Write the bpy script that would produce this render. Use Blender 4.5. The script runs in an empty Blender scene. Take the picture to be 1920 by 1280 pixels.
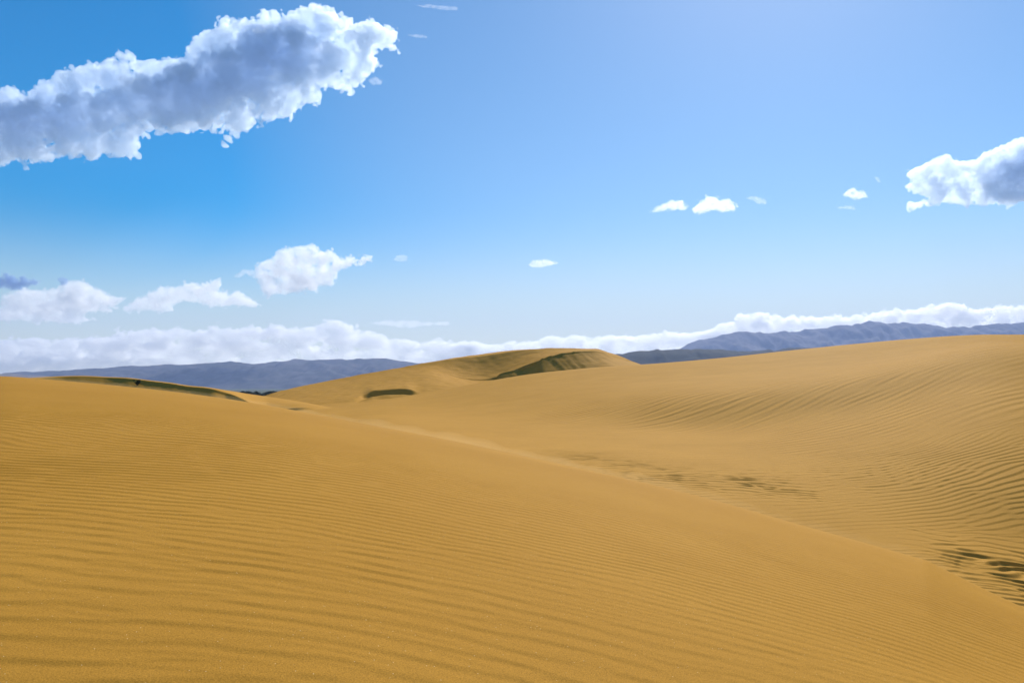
import bpy, math
import numpy as np

# ------------------------------------------------------------------ camera
S = bpy.context.scene
FPX, CX, CY, HOR = 1493.0, 960.0, 640.0, 725.0          # photograph's focal length in pixels, centre, horizon row
PITCH = math.atan((HOR - CY) / FPX)
cam_data = bpy.data.cameras.new("camera")
cam_data.sensor_width = 36.0
cam_data.lens = 36.0 * FPX / 1920.0
cam_data.clip_start = 0.05
cam_data.clip_end = 120000.0
cam = bpy.data.objects.new("camera", cam_data)
S.collection.objects.link(cam)
EYE = 26.0                                              # height of the lens above the coastal plain
cam.location = (0, 0, EYE)
cam.rotation_euler = (math.radians(90) + PITCH, 0, 0)
S.camera = cam

# ------------------------------------------------------------------ sky and sun
SUN_EL, SUN_AZ = math.radians(37.5), math.radians(20)     # azimuth: clockwise from the viewing direction (+Y)
SAT, HORF, HORC = (2.2, 1.25), 0.86, (7.5, 7.8, 6.5, 1)
world = bpy.data.worlds.new("World")
S.world = world
world.use_nodes = True
wn = world.node_tree
wn.nodes.clear()
out = wn.nodes.new("ShaderNodeOutputWorld")
bg = wn.nodes.new("ShaderNodeBackground")
sky = wn.nodes.new("ShaderNodeTexSky")
sky.sky_type = 'NISHITA'
sky.sun_disc = False
sky.sun_elevation = SUN_EL
sky.sun_rotation = SUN_AZ
sky.altitude = 0
sky.air_density = 1.0
sky.dust_density = 0.22
sky.ozone_density = 4.0
hsv = wn.nodes.new("ShaderNodeHueSaturation")
hsv.inputs["Hue"].default_value = 0.4945
# the blue deepens with the angle from the sun, as in clear air seen through a polariser
geo = wn.nodes.new("ShaderNodeTexCoord")
dt = wn.nodes.new("ShaderNodeVectorMath"); dt.operation = 'DOT_PRODUCT'
wn.links.new(geo.outputs["Generated"], dt.inputs[0])
dt.inputs[1].default_value = (math.sin(SUN_AZ) * math.cos(SUN_EL), math.cos(SUN_AZ) * math.cos(SUN_EL), math.sin(SUN_EL))
ms = wn.nodes.new("ShaderNodeMapRange"); ms.interpolation_type = 'SMOOTHSTEP'
ms.inputs["From Min"].default_value = 0.50; ms.inputs["From Max"].default_value = 0.90
ms.inputs["To Min"].default_value = SAT[0]; ms.inputs["To Max"].default_value = SAT[1]
wn.links.new(dt.outputs["Value"], ms.inputs["Value"])
wn.links.new(ms.outputs[0], hsv.inputs["Saturation"])
wn.links.new(sky.outputs[0], hsv.inputs["Color"])
# marine air whitens the sky towards the horizon, all the way round
sep = wn.nodes.new("ShaderNodeSeparateXYZ")
wn.links.new(geo.outputs["Generated"], sep.inputs[0])
mr = wn.nodes.new("ShaderNodeMapRange")
mr.interpolation_type = 'SMOOTHERSTEP'
mr.inputs["From Min"].default_value = 0.24
mr.inputs["From Max"].default_value = 0.0
mr.inputs["To Min"].default_value = 0.0
mr.inputs["To Max"].default_value = HORF
wn.links.new(sep.outputs[2], mr.inputs["Value"])
mixh = wn.nodes.new("ShaderNodeMix")
mixh.data_type = 'RGBA'
mixh.inputs["B"].default_value = HORC
wn.links.new(mr.outputs[0], mixh.inputs["Factor"])
wn.links.new(hsv.outputs[0], mixh.inputs["A"])
wn.links.new(mixh.outputs["Result"], bg.inputs["Color"])
bg.inputs["Strength"].default_value = 0.097
wn.links.new(bg.outputs[0], out.inputs["Surface"])

sun_data = bpy.data.lights.new("sun", 'SUN')
sun_data.energy = 4.6
sun_data.angle = math.radians(0.55)
sun_data.color = (1.0, 0.95, 0.87)
sun = bpy.data.objects.new("sun", sun_data)
S.collection.objects.link(sun)
sun.rotation_euler = (math.pi / 2 - SUN_EL, 0, math.pi - SUN_AZ)
sun.location = (0, 0, 200)

S.view_settings.view_transform = 'Standard'
S.view_settings.look = 'None'
S.view_settings.exposure = 0.27
S.view_settings.gamma = 1.0
S.view_settings.use_curve_mapping = False
S.render.engine = 'CYCLES'
S.cycles.max_bounces = 22
S.cycles.diffuse_bounces = 3
S.cycles.glossy_bounces = 1
S.cycles.volume_bounces = 20
S.cycles.transparent_max_bounces = 48
S.cycles.use_denoising = True

# ------------------------------------------------------------------ helpers
def PT(px, py, d):
    """world point at forward distance d that lies on the sight line through photo pixel (px, py)"""
    u, v = (np.asarray(px, float) - CX) / FPX, (CY - np.asarray(py, float)) / FPX
    c, s = math.cos(PITCH), math.sin(PITCH)
    fy, fz = c - v * s, s + v * c
    return u / fy * d, d + 0 * u, EYE + fz / fy * d

def tan_of(py):
    v = (CY - np.asarray(py, float)) / FPX
    return (math.sin(PITCH) + v * math.cos(PITCH)) / (math.cos(PITCH) - v * math.sin(PITCH))

def put(o, label=None, cat=None, group=None, kind=None, parent=None):
    S.collection.objects.link(o)
    for k, v in (("label", label), ("category", cat), ("group", group), ("kind", kind)):
        if v:
            o[k] = v
    if parent is not None:
        o.parent = parent
    return o

def mesh_np(name, V, F, mat, smooth=True):
    me = bpy.data.meshes.new(name)
    V = np.ascontiguousarray(V, dtype=np.float32); F = np.ascontiguousarray(F, dtype=np.int32)
    n, m, k = len(V), len(F), F.shape[1]
    me.vertices.add(n); me.vertices.foreach_set("co", V.ravel())
    me.loops.add(m * k); me.loops.foreach_set("vertex_index", F.ravel())
    me.polygons.add(m)
    me.polygons.foreach_set("loop_start", np.arange(0, m * k, k, dtype=np.int32))
    me.polygons.foreach_set("loop_total", np.full(m, k, dtype=np.int32))
    me.polygons.foreach_set("use_smooth", np.full(m, smooth, dtype=bool))
    me.update(calc_edges=True)
    me.materials.append(mat)
    return bpy.data.objects.new(name, me)

def material(name):
    m = bpy.data.materials.new(name); m.use_nodes = True
    nt = m.node_tree; nt.nodes.clear()
    return m, nt, nt.nodes.new("ShaderNodeOutputMaterial")

def N(nt, typ, **kw):
    n = nt.nodes.new(typ)
    for k, v in kw.items():
        if k.startswith("_"):
            setattr(n, k[1:], v)
        else:
            key = k.replace("__", " ")
            n.inputs[int(key[1:]) if key[0] == "i" and key[1:].isdigit() else key].default_value = v
    return n
# ------------------------------------------------------------------ sand
RIPPLE_TURN = (math.radians(118), math.radians(118))

def sand_material(name, base=(0.56, 0.288, 0.050), dark=(0.475, 0.240, 0.038), grain=900.0, grain_bump=0.0012, fine=True, glint=True, rough=0.75, mid_ripples=False):
    m, nt, o = material(name)
    L = nt.links.new
    tc = N(nt, "ShaderNodeTexCoord")
    p = N(nt, "ShaderNodeBsdfPrincipled", Roughness=rough)
    p.inputs["Specular IOR Level"].default_value = 0.014
    p.inputs["Diffuse Roughness"].default_value = 0.0
    n1 = N(nt, "ShaderNodeTexNoise", Scale=0.35, Detail=5.0, Roughness=0.6)
    L(tc.outputs["Object"], n1.inputs["Vector"])
    r1 = N(nt, "ShaderNodeMapRange"); r1.inputs["From Min"].default_value = 0.2; r1.inputs["From Max"].default_value = 0.8
    L(n1.outputs[0], r1.inputs["Value"])
    mix = N(nt, "ShaderNodeMix", _data_type='RGBA')
    mix.inputs["A"].default_value = (*dark, 1); mix.inputs["B"].default_value = (*base, 1)
    L(r1.outputs[0], mix.inputs["Factor"])
    col = mix.outputs["Result"]
    if fine:
        # single grains: each a slightly different tone
        g = N(nt, "ShaderNodeTexNoise", Scale=grain * 0.16, Detail=3.0, Roughness=0.85)
        L(tc.outputs["Object"], g.inputs["Vector"])
        gr = N(nt, "ShaderNodeMapRange"); gr.inputs["From Min"].default_value = 0.3; gr.inputs["From Max"].default_value = 0.7
        gr.inputs["To Min"].default_value = 0.62; gr.inputs["To Max"].default_value = 1.32
        L(g.outputs[0], gr.inputs["Value"])
        mul = N(nt, "ShaderNodeVectorMath", _operation='SCALE')
        L(col, mul.inputs[0]); L(gr.outputs[0], mul.inputs["Scale"])
        col = mul.outputs[0]
        b = N(nt, "ShaderNodeBump", Strength=0.5, Distance=grain_bump * 4)
        L(g.outputs[0], b.inputs["Height"])
        L(b.outputs[0], p.inputs["Normal"])
    if mid_ripples:
        # wind ripples on the far half of the slope, too fine for the mesh there
        sp = N(nt, "ShaderNodeSeparateXYZ"); L(tc.outputs["Object"], sp.inputs[0])
        hs = []
        for ori, sc, fr, amp_, y0, y1 in ((RIPPLE_TURN[0], 0.5, 3.6, 0.015, 22.0, 30.0), (RIPPLE_TURN[1], 0.30, 3.8, 0.032, 28.0, 46.0)):
            wv = N(nt, "ShaderNodeTexNoise", Scale=0.12, Detail=1.0); L(tc.outputs["Object"], wv.inputs["Vector"])
            wa = N(nt, "ShaderNodeMath", _operation='MULTIPLY_ADD'); wa.inputs[1].default_value = 0.9; wa.inputs[2].default_value = ori - 0.45
            L(wv.outputs[0], wa.inputs[0])
            gb = N(nt, "ShaderNodeTexGabor", _gabor_type='2D', Scale=sc, Frequency=fr, Anisotropy=1.0)
            L(tc.outputs["Object"], gb.inputs["Vector"])
            L(wa.outputs[0], gb.inputs["Orientation"])
            cs = N(nt, "ShaderNodeMath", _operation='MULTIPLY'); cs.inputs[1].default_value = 2 * math.pi
            L(gb.outputs["Phase"], cs.inputs[0])
            co = N(nt, "ShaderNodeMath", _operation='COSINE'); L(cs.outputs[0], co.inputs[0])
            ci = N(nt, "ShaderNodeMath", _operation='MULTIPLY'); L(co.outputs[0], ci.inputs[0])
            im = N(nt, "ShaderNodeMapRange"); im.inputs["From Max"].default_value = 0.35; L(gb.outputs["Intensity"], im.inputs["Value"])
            L(im.outputs[0], ci.inputs[1])
            pr = N(nt, "ShaderNodeMath", _operation='MULTIPLY'); pr.inputs[1].default_value = amp_
            L(ci.outputs[0], pr.inputs[0])
            mr = N(nt, "ShaderNodeMapRange", _interpolation_type='SMOOTHSTEP'); mr.inputs["From Min"].default_value = y0; mr.inputs["From Max"].default_value = y1
            L(sp.outputs[1], mr.inputs["Value"])
            mm = N(nt, "ShaderNodeMath", _operation='MULTIPLY'); L(pr.outputs[0], mm.inputs[0]); L(mr.outputs[0], mm.inputs[1])
            hs.append(mm)
        pa = N(nt, "ShaderNodeTexNoise", Scale=0.09, Detail=2.0); L(tc.outputs["Object"], pa.inputs["Vector"])
        pm = N(nt, "ShaderNodeMapRange", _interpolation_type='SMOOTHSTEP'); pm.inputs["From Min"].default_value = 0.35; pm.inputs["From Max"].default_value = 0.6; pm.inputs["To Min"].default_value = 0.35
        L(pa.outputs[0], pm.inputs["Value"])
        ad = N(nt, "ShaderNodeMath", _operation='ADD'); L(hs[0].outputs[0], ad.inputs[0]); L(hs[1].outputs[0], ad.inputs[1])
        am = N(nt, "ShaderNodeMath", _operation='MULTIPLY'); L(ad.outputs[0], am.inputs[0]); L(pm.outputs[0], am.inputs[1])
        b2 = N(nt, "ShaderNodeBump", Strength=1.0, Distance=1.0)
        L(am.outputs[0], b2.inputs["Height"]); L(b.outputs[0], b2.inputs["Normal"]); L(b2.outputs[0], p.inputs["Normal"])
    if glint:
        # sparkle of sunlit quartz grains, painted in as pale colour specks
        vo = N(nt, "ShaderNodeTexVoronoi", Scale=130.0)
        L(tc.outputs["Object"], vo.inputs["Vector"])
        sep = N(nt, "ShaderNodeSeparateColor"); L(vo.outputs["Color"], sep.inputs[0])
        a = N(nt, "ShaderNodeMath", _operation='GREATER_THAN'); a.inputs[1].default_value = 0.994
        L(sep.outputs[0], a.inputs[0])
        c = N(nt, "ShaderNodeMath", _operation='LESS_THAN'); c.inputs[1].default_value = 0.30
        L(vo.outputs["Distance"], c.inputs[0])
        d = N(nt, "ShaderNodeMath", _operation='MULTIPLY'); L(a.outputs[0], d.inputs[0]); L(c.outputs[0], d.inputs[1])
        mq = N(nt, "ShaderNodeMix", _data_type='RGBA'); mq.inputs["B"].default_value = (0.85, 0.66, 0.34, 1)
        L(d.outputs[0], mq.inputs["Factor"]); L(col, mq.inputs["A"])
        col = mq.outputs["Result"]
    L(col, p.inputs["Base Color"])
    L(p.outputs[0], o.inputs["Surface"])
    return m

def interp(xs, ys, x):
    """smooth (monotone cubic) interpolation"""
    xs = np.asarray(xs, float); ys = np.asarray(ys, float); x = np.asarray(x, float)
    h = np.diff(xs); dl = np.diff(ys) / h
    m = np.empty_like(ys); m[0] = dl[0]; m[-1] = dl[-1]
    with np.errstate(divide='ignore', invalid='ignore'):
        hm = 2 * dl[:-1] * dl[1:] / (dl[:-1] + dl[1:])
    m[1:-1] = np.where(dl[:-1] * dl[1:] > 0, hm, 0)
    i = np.clip(np.searchsorted(xs, x) - 1, 0, len(h) - 1)
    t = np.clip((x - xs[i]) / h[i], 0, 1)
    return ((1 + 2 * t) * (1 - t) ** 2 * ys[i] + t * (1 - t) ** 2 * h[i] * m[i] + t * t * (3 - 2 * t) * ys[i + 1] + t * t * (t - 1) * h[i] * m[i + 1])

def gsm(A, s, axis):
    """gaussian smoothing along an axis, edges extended"""
    if s <= 0: return A
    r = int(3 * s) + 1
    k = np.exp(-0.5 * (np.arange(-r, r + 1) / s) ** 2); k /= k.sum()
    A = np.moveaxis(A, axis, 0)
    # linear extension keeps slopes at the ends
    pre = A[0] + (A[0] - A[1]) * np.arange(r, 0, -1).reshape(-1, *([1] * (A.ndim - 1)))
    post = A[-1] + (A[-1] - A[-2]) * np.arange(1, r + 1).reshape(-1, *([1] * (A.ndim - 1)))
    B = np.concatenate([pre, A, post])
    n = B.shape[0]; L = 1 << (n + 2 * r).bit_length()
    f = np.fft.rfft(B, L, axis=0) * np.fft.rfft(k, L).reshape(-1, *([1] * (A.ndim - 1)))
    R = np.fft.irfft(f, L, axis=0)[2 * r: 2 * r + A.shape[0]]
    return np.moveaxis(R, 0, axis)

class Tile:
    """periodic height tile sampled in world coordinates"""
    def __init__(s, n, size, spec, seed):
        rng = np.random.default_rng(seed)
        f = np.fft.rfft2(rng.standard_normal((n, n)))
        kx = np.fft.fftfreq(n, size / n)[:, None]; ky = np.fft.rfftfreq(n, size / n)[None, :]
        h = np.fft.irfft2(f * spec(kx, ky), (n, n))
        s.h = (h / h.std()).astype(np.float32); s.n = n; s.size = size
    def __call__(s, x, y):
        u = (x / s.size % 1.0) * s.n; v = (y / s.size % 1.0) * s.n
        i = np.floor(u).astype(int); j = np.floor(v).astype(int); a = u - i; b = v - j
        i %= s.n; j %= s.n; i2 = (i + 1) % s.n; j2 = (j + 1) % s.n
        h = s.h
        return (1 - a) * ((1 - b) * h[i, j] + b * h[i, j2]) + a * ((1 - b) * h[i2, j] + b * h[i2, j2])

class PhaseTile(Tile):
    """narrow-band wave field with its envelope divided out: evenly strong crests that fork and join"""
    def __init__(s, n, size, lam, ang, rad, spread, seed):
        rng = np.random.default_rng(seed)
        f = np.fft.fft2(rng.standard_normal((n, n)))
        kx = np.fft.fftfreq(n, size / n)[:, None]; ky = np.fft.fftfreq(n, size / n)[None, :]
        k = np.hypot(kx, ky) + 1e-9; k0 = 1.0 / lam
        th = (np.arctan2(ky, kx) - ang + math.pi) % (2 * math.pi) - math.pi
        z = np.fft.ifft2(f * np.exp(-0.5 * ((k - k0) / (rad * k0)) ** 2 - 0.5 * (th / spread) ** 2))
        z /= np.abs(z).mean()
        s.re, s.im, s.n, s.size = z.real.astype(np.float32), z.imag.astype(np.float32), n, size
    def wave(s, x, y, skew=0.78):
        s.h = s.re; a = s(x, y); s.h = s.im; b = s(x, y)
        env = np.hypot(a, b)
        ph = np.arctan2(b, a)                                # grows along the wind direction
        c = np.cos(ph + skew * np.cos(ph))                   # short steep side towards the eye, long gentle side away
        return c * sstep(0.0, 0.55, env)

def ripple_spec(lam, ang, rad=0.16, spread=0.16):
    """narrow-band spectrum: crests of wavelength lam running across direction ang (radians from +X)"""
    k0 = 1.0 / lam
    def f(kx, ky):
        k = np.hypot(kx, ky) + 1e-9
        th = np.arctan2(ky, kx) - ang
        th = (th + math.pi / 2) % math.pi - math.pi / 2
        return np.exp(-0.5 * ((k - k0) / (rad * k0)) ** 2 - 0.5 * (th / spread) ** 2)
    return f

def soft_spec(lam, p=2.0):
    return lambda kx, ky: 1.0 / (1.0 + (np.hypot(kx, ky) * lam) ** 2) ** p

WARP1 = Tile(512, 60.0, soft_spec(6.0), 11)
WARP2 = Tile(512, 60.0, soft_spec(6.0), 12)
PATCH = Tile(512, 90.0, soft_spec(7.0), 13)
PATCH2 = Tile(512, 21.0, soft_spec(1.6), 14)

def ripples(X, Y, tile, warp, skew, direction):
    """asymmetric sand ripples, height about -1..1 (x amplitude outside)"""
    wx = X + warp * WARP1(X, Y); wy = Y + warp * WARP2(X, Y)
    h = tile(wx, wy)
    cx, cy = math.cos(direction), math.sin(direction)
    h = tile(wx + skew * h * cx, wy + skew * h * cy)
    return h / np.sqrt(1 + 0.35 * h * h)

def loft(px_cols, rows, log_s, d_range, smooth_d, smooth_px, crest=None, crest_d=None, space=None):
    """height profile over distance for each sight column. rows: list of (list of px), (list of py), (list of d)"""
    final_cols = px_cols
    px_cols = np.linspace(final_cols[0], final_cols[-1], 900)
    smooth_a = smooth_px * 899 / (final_cols[-1] - final_cols[0])
    a = (final_cols - CX) / FPX
    # column direction: X = a' * d, the yaw of a photo column on the horizon row
    c, s = math.cos(PITCH), math.sin(PITCH)
    v = (CY - HOR) / FPX
    a = a / (c - v * s)
    ds = np.exp(np.linspace(math.log(d_range[0]), math.log(d_range[1]), n_d)) if space is None else space
    Dk = np.array([interp(r[0], r[2], px_cols) for r in rows])
    Tk = np.array([tan_of(interp(r[0], r[1], px_cols)) for r in rows])
    Zk = Tk * Dk
    target = ds
    if log_s:
        ds = np.exp(np.linspace(math.log(target[0]), math.log(target[-1]), 700))
        smooth_d = log_s / (math.log(target[-1] / target[0]) / 699)
    Z = np.empty((len(px_cols), len(ds)))
    for i in range(len(px_cols)):
        Z[i] = interp(np.log(Dk[:, i]), Zk[:, i], np.log(ds))
        lo = ds < Dk[0, i]; Z[i, lo] = Zk[0, i]
    if smooth_d: Z = gsm(Z, smooth_d, 1)
    if log_s:
        lt = np.log(target); q = (lt - lt[0]) / (lt[-1] - lt[0]) * 699
        i = np.clip(q.astype(int), 1, 697); t = q - i
        Z = (Z[:, i - 1] * (-t * (t - 1) * (t - 2) / 6) + Z[:, i] * ((t + 1) * (t - 1) * (t - 2) / 2) + Z[:, i + 1] * (-(t + 1) * t * (t - 2) / 2) + Z[:, i + 2] * ((t + 1) * t * (t - 1) / 6))
        ds = target
    if smooth_a: Z = gsm(Z, smooth_a, 0)
    q = (final_cols - px_cols[0]) / (px_cols[-1] - px_cols[0]) * 899
    i = np.clip(q.astype(int), 1, 897); t = (q - i)[:, None]
    Z = (Z[i - 1] * (-t * (t - 1) * (t - 2) / 6) + Z[i] * ((t + 1) * (t - 1) * (t - 2) / 2) + Z[i + 1] * (-(t + 1) * t * (t - 2) / 2) + Z[i + 2] * ((t + 1) * t * (t - 1) / 6))
    px_cols = final_cols
    if crest is not None:                               # tilt each profile a little so that its skyline sits where it should
        want = tan_of(interp(crest[0], crest[1], px_cols))
        for _ in range(3):
            m = (ds > (crest_d[0])) & (ds < crest_d[1])
            got = (Z[:, m] / ds[m]).max(1)
            corr = want - got
            f = np.clip((ds - crest_d[0] * 0.3) / (crest_d[0] * 0.7), 0, 1)
            Z = Z + corr[:, None] * ds[None, :] * f[None, :]
    return a, ds, Z

def recrest(a, ds, Z, cols, crest, d0, d1):
    """bring the skyline of a finished surface back onto its line"""
    m = (ds > d0) & (ds < d1)
    for _ in range(2):
        got = (Z[:, m] / ds[m]).max(1)
        corr = tan_of(interp(crest[0], crest[1], cols)) - got
        Z = Z + corr[:, None] * ds[None, :] * sstep(d0 * 0.4, d0, ds)[None, :]
    return Z

def terrain(name, a, ds, Z, mat, kind="structure"):
    X = a[:, None] * ds[None, :]; Y = np.broadcast_to(ds[None, :], X.shape)
    V = np.stack([X, Y, Z + EYE], -1).reshape(-1, 3)
    n, m = X.shape
    i = np.arange(n - 1)[:, None] * m + np.arange(m - 1)[None, :]
    F = np.stack([i, i + m, i + m + 1, i + 1], -1).reshape(-1, 4)
    o = mesh_np(name, V, F, mat)
    return put(o, kind=kind)

def XY(a, ds):
    return a[:, None] * ds[None, :], np.broadcast_to(ds[None, :], (len(a), len(ds)))

def img(X, Y, Z):
    """photo pixel of a world point relative to the eye"""
    c, s = math.cos(PITCH), math.sin(PITCH)
    f = Y * c + Z * s; u = -Y * s + Z * c
    return CX + FPX * X / f, CY - FPX * u / f

def sstep(a, b, x):
    t = np.clip((x - a) / (b - a), 0, 1)
    return t * t * (3 - 2 * t)

sand_near = sand_material("dry_sand_near", base=(0.505, 0.256, 0.039), dark=(0.43, 0.210, 0.028))
sand_mid = sand_material("dry_sand_slope", grain=500, grain_bump=0.002, glint=False, mid_ripples=True)
sand_far = sand_material("dry_sand_far", grain=60, grain_bump=0.004, glint=False)

# --- foreground dune flank, rounded shoulder falling away to the right
crestA = ([-900, -400, 0, 100, 300, 450, 700, 900, 1100, 1300, 1500, 1700, 1920, 2300, 2900],
          [690, 700, 705, 712, 731, 751, 797, 836, 880, 927, 984, 1041, 1105, 1230, 1460])
xk = [-900, 0, 500, 1000, 1500, 1920, 2900]
colsA = np.concatenate([np.linspace(-3000, -320, 16)[:-1], np.linspace(-320, 2240, 310), np.linspace(2240, 4900, 16)[1:]])
rowsA = [(xk, [5000] * 7, [0.25, 0.25, 0.25, 0.27, 0.3, 0.33, 0.4]),
         (xk, [1900, 1900, 1900, 1900, 1950, 2000, 2300], [1.55, 1.6, 1.65, 1.75, 1.95, 2.2, 2.6]),
         (xk, [1290, 1290, 1290, 1300, 1340, 1400, 1700], [2.75, 2.8, 2.9, 3.2, 3.7, 4.1, 4.6]),
         (xk, [1090, 1090, 1092, 1110, 1170, 1265, 1590], [3.75, 3.9, 4.1, 4.6, 5.3, 5.9, 6.4]),
         (xk, [930, 930, 940, 985, 1075, 1185, 1520], [5.7, 5.9, 6.2, 6.7, 7.4, 7.8, 8.2]),
         (xk, [800, 808, 830, 905, 1015, 1135, 1480], [9.3, 9.6, 10.0, 10.3, 10.4, 10.3, 10.3]),
         (xk, [720, 732, 778, 866, 990, 1112, 1464], [15.5, 15.5, 15.5, 14.8, 13.6, 12.6, 12.2]),
         (xk, [690, 705, 759, 857, 984, 1105, 1460], [23, 22.5, 21.5, 19, 16.4, 14.6, 14]),
         (xk, [712, 727, 779, 877, 1002, 1120, 1474], [34, 33, 31, 26, 21, 18, 17]),
         (xk, [790, 805, 850, 930, 1050, 1180, 1560], [60, 58, 54, 42, 32, 26, 24])]
spA = np.concatenate([np.exp(np.linspace(math.log(0.26), math.log(2.3), 24))[:-1], np.exp(np.linspace(math.log(2.3), math.log(18), 700))[:-1], np.exp(np.linspace(math.log(18), math.log(52), 70))])
aA, dA, ZA = loft(colsA, rowsA, 0.07, None, 22, 60, crestA, (12, 34), spA)
XA, YA = XY(aA, dA)
angA = math.radians(90 - 9)
tA = PhaseTile(2048, 26.0, 0.158, angA, 0.15, 0.17, 5)
tA3 = PhaseTile(1024, 17.0, 0.195, math.radians(90), 0.22, 0.30, 25)
def warped(X, Y, t, w):
    return t.wave(X + w * WARP1(X, Y), Y + w * WARP2(X, Y))
rA = warped(XA, YA, tA, 0.24)
rA3 = warped(XA, YA, tA3, 0.26)
pxA, pyA = img(XA, YA, ZA)
nearness = sstep(6.0, 3.4, YA)
rA = rA * (1 - 0.75 * nearness) + rA3 * (0.15 + 0.55 * nearness)
amp = 0.0040 * (0.75 + 0.25 * sstep(-1.3, 1.0, PATCH(XA, YA)) + 0.22 * sstep(0.2, 1.6, PATCH2(XA, YA)))
amp = amp * (0.85 + 0.30 * sstep(3.5, 9, YA)) * (1 + 0.3 * sstep(1200, 100, pxA))
below = pyA - interp(crestA[0], crestA[1], np.clip(pxA, -900, 2900))
amp = amp * sstep(4, 80, below) * sstep(30, 14, YA)
ZA = ZA + amp * rA + 0.004 * PATCH(XA * 0.7, YA * 0.7) * sstep(2, 5, YA) * sstep(30, 12, YA)
terrain("foreground_dune", aA, dA, ZA, sand_near)

# --- hollow and long slope on the right
crestB = ([300, 470, 560, 640, 715, 806, 927, 1003, 1138, 1220, 1340, 1500, 1600, 1700, 1800, 1860, 1920, 2300, 2900],
          [800, 774, 770, 762, 750, 735, 712, 700, 687, 682, 672, 655, 645, 636, 629, 627, 627, 640, 690])
xk = [300, 700, 1000, 1300, 1600, 1920, 2900]
colsB = np.concatenate([np.linspace(330, 980, 80)[:-1], np.linspace(980, 2000, 320), np.linspace(2000, 2750, 40)[1:]])
rowsB = [(xk, [900, 900, 980, 1060, 1160, 1260, 1650], [14, 14, 13, 12, 11, 10.3, 10]),
         (xk, [870, 862, 905, 965, 1040, 1115, 1400], [24, 20, 17.5, 15.8, 14.3, 13.2, 12.5]),
         (xk, [830, 822, 868, 905, 962, 1030, 1230], [38, 28, 22, 19.2, 17.6, 16.5, 15.5]),
         (xk, [812, 797, 828, 852, 880, 905, 1040], [54, 40, 31, 26, 22.5, 20, 18]),
         (xk, [800, 777, 795, 806, 774, 706, 800], [70, 56, 42, 37, 33.5, 33, 30]),
         (xk, [795, 765, 760, 745, 712, 655, 740], [82, 74, 56, 43, 39.5, 39, 36]),
         (xk, [790, 757, 722, 705, 682, 640, 710], [95, 88, 78, 66, 60, 60, 58]),
         (xk, [788, 753, 700, 675, 645, 627, 690], [106, 104, 104, 100, 92, 84, 76]),
         (xk, [800, 762, 707, 683, 652, 634, 700], [130, 130, 130, 128, 122, 112, 104]),
         (xk, [840, 800, 745, 722, 695, 680, 740], [190, 190, 190, 185, 180, 170, 160])]
spB = np.concatenate([np.linspace(10.5, 12.5, 30)[:-1], np.exp(np.linspace(math.log(12.5), math.log(30), 620))[:-1], np.exp(np.linspace(math.log(30), math.log(170), 180))])
aB, dB, ZB = loft(colsB, rowsB, 0.042, None, 14, 36, crestB, (60, 150), spB)
XB, YB = XY(aB, dB)
pxB, pyB = img(XB, YB, ZB)
angB = math.radians(90 + 24)
tB = PhaseTile(2048, 38.0, 0.225, angB, 0.11, 0.10, 7)
tBr = PhaseTile(1024, 27.0, 0.35, math.radians(100), 0.28, 0.30, 8)
# steep fold that runs up the slope to the right
fold = interp([300, 1000, 1300, 1500, 1650, 1800, 1920, 2900], [880, 840, 802, 780, 758, 722, 694, 600], np.clip(pxB, 300, 2900))
df = (pyB - fold)
ZB = recrest(aB, dB, ZB, colsB, crestB, 60, 150)
rB = warped(XB, YB, tB, 0.22)
ampB = 0.0080 * (0.45 + 0.55 * sstep(-1.0, 1.0, PATCH(XB + 31, YB)) + 0.5 * np.exp(-((df + 25) / 38) ** 2) + 0.6 * sstep(1500, 1900, pxB) * sstep(820, 900, pyB))
ampB *= (1 - 0.95 * np.exp(-((pyB - 1012 - 0.05 * (pxB - 1700)) / 22) ** 2) * sstep(1520, 1640, pxB))
rB = rB * (1 - sstep(22, 30, YB))
# wind-scoured patches: small overlapping ledges of damp sand
def ledges(cx, cy, rx, ry, tilt):
    u = (pxB - cx); v = (pyB - cy) - tilt * u
    return np.exp(-(u / rx) ** 4 - (v / ry) ** 4)
m1 = ledges(1930, 1062, 215, 54, 0.10) * (0.45 + 0.55 * sstep(-0.6, 0.7, PATCH2(XB * 1.2, YB * 0.9)))
m2 = ledges(1270, 890, 235, 20, 0.150) * (0.5 + 0.5 * sstep(-0.7, 0.9, PATCH2(XB * 0.7, YB * 0.7)))
m3 = ledges(1560, 885, 300, 50, 0.06) * (0.4 + 0.6 * sstep(-0.6, 1.2, PATCH2(XB * 0.5, YB * 0.5)))
def scour(x, y):
    return tBr.wave(x + 0.10 * WARP1(x * 3, y * 3), y + 0.10 * WARP2(x * 3, y * 3), 0.85)
led = scour(XB, YB) * (0.55 + 0.45 * sstep(-0.8, 0.9, PATCH2(XB * 1.7 + 5, YB * 1.7)))
ZB = ZB + ampB * rB * (1 - m1) + led * (0.036 * m1 + 0.020 * m2 + 0.007 * m3)
terrain("right_slope_dune", aB, dB, ZB, sand_mid)

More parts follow.
